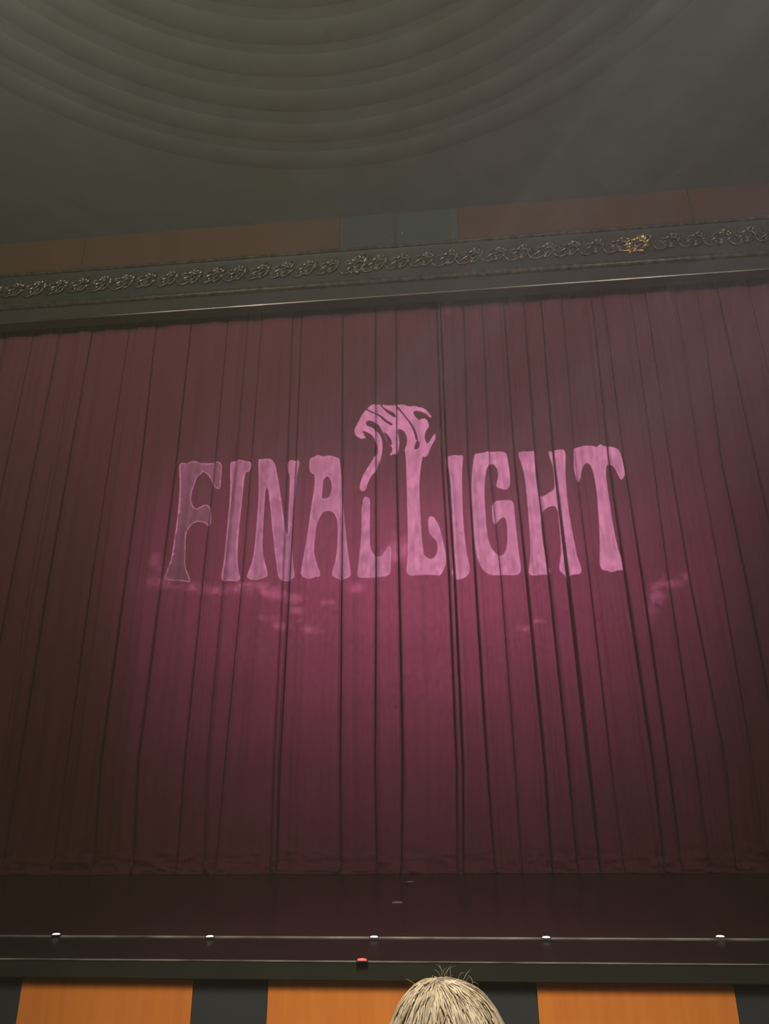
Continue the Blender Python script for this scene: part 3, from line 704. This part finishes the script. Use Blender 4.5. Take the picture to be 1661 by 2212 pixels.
for f0 in bm.faces:
    if f0 in seen: continue
    st = [f0]; isl = []; seen.add(f0)
    while st:
        f1 = st.pop(); isl.append(f1)
        for e1 in f1.edges:
            for f2 in e1.link_faces:
                if f2 not in seen: seen.add(f2); st.append(f2)
    if len(isl) > len(best): best = isl
best = set(best); bmesh.ops.delete(bm, geom=[f1 for f1 in bm.faces if f1 not in best], context='FACES')
bmesh.ops.delete(bm, geom=[v for v in bm.verts if not v.link_faces], context='VERTS'); jm = bpy.data.meshes.new('trousers'); bm.to_mesh(jm); bm.free()
link('trousers', jm, noisy('dark_denim', (0.025, 0.028, 0.04), (0.035, 0.038, 0.05), 30, 0.9), per, True)
# hair: a fitted cap with combed strands over it
hc = Vector((0, 0.02, Ht - 0.108)); HR = Vector((0.094, 0.108, 0.118))
def hp(a, e, s=1.0):          # a azimuth, e elevation from the crown (0 top .. pi)
    return hc + Vector((HR.x * math.sin(e) * math.cos(a), HR.y * math.sin(e) * math.sin(a), HR.z * math.cos(e))) * s
vs, fs = [], []
NA, NE = 40, 22
for j in range(NE + 1):
    for i in range(NA):
        a = 2 * math.pi * i / NA; front = max(0, math.sin(a))
        emax = 2.25 - 1.25 * front ** 1.3
        e = emax * j / NE; p = hp(a, e, 1.0 + 0.025 * noise.noise((math.cos(a) * 3, math.sin(a) * 3, e * 1.2)))
        if e > 1.6: p.x *= 1 - 0.10 * (e - 1.6); p.z -= 0.05 * (e - 1.6)
        vs.append(p)
for j in range(NE):
    for i in range(NA): fs.append((j * NA + i, j * NA + (i + 1) % NA, (j + 1) * NA + (i + 1) % NA, (j + 1) * NA + i))
M_hair = noisy('blond_hair', (0.34, 0.28, 0.19), (0.16, 0.12, 0.075), 40, 0.42, stretch=(1, 1, 0.15), spec=0.5)
hair = link('hair', mesh('hair', vs, fs), M_hair, per, True)
rnd = random.Random(3); vs, fs = [], []
crown = Vector((-0.012, -0.035))
for k in range(2600):
    a = rnd.uniform(0, 2 * math.pi); e0 = abs(rnd.gauss(0, 0.55)); front = max(0, math.sin(a)); emax = 2.3 - 1.25 * front
    e1 = min(emax, e0 + rnd.uniform(0.5, 1.2)); 
    if e1 - e0 < 0.2: continue
    lift = rnd.choice((1.01, 1.025, 1.04, 1.06)) + rnd.uniform(-.01, .015); pts = []; da = rnd.gauss(0, 0.22); wig = rnd.uniform(0, 6)
    for q in range(8):
        t = q / 7; e = e0 + (e1 - e0) * t; aa = a + da * t
        p = hp(aa, e, lift + 0.012 * math.sin(wig + 3 * t) - 0.01 * t); 
        p.x += crown.x * (1 - t) * max(0, 1 - e); p.y += crown.y * (1 - t) * max(0, 1 - e)
        pts.append(p)
    r = rnd.uniform(0.0007, 0.0014); tube(pts, [r * .6] + [r] * 6 + [r * .3], 3, vs, fs)
for k in range(34):     # stray hairs standing off the crown
    a = rnd.uniform(0, 6.28); e0 = abs(rnd.gauss(0.1, 0.5)); b0 = hp(a, e0, 1.02); d = (b0 - hc).normalized()
    side = Vector((rnd.uniform(-1, 1), rnd.uniform(-1, 1), rnd.uniform(-.2, .4))); L = rnd.uniform(.012, .034)
    pts = [b0 + d * (L * t * (1 - .4 * t)) + side * (L * .8 * t * t) for t in [q / 6 for q in range(7)]]
    tube(pts, [0.00028] * 6 + [0.0001], 3, vs, fs)
sh = link('strands', mesh('strands', vs, fs), None, hair, True); sh['kind'] = 'stuff'
M_str = noisy('blond_strands', (0.68, 0.61, 0.48), (0.22, 0.17, 0.11), 55, 0.38, stretch=(1, 1, 0.1), spec=0.5); sh.data.materials.append(M_str)
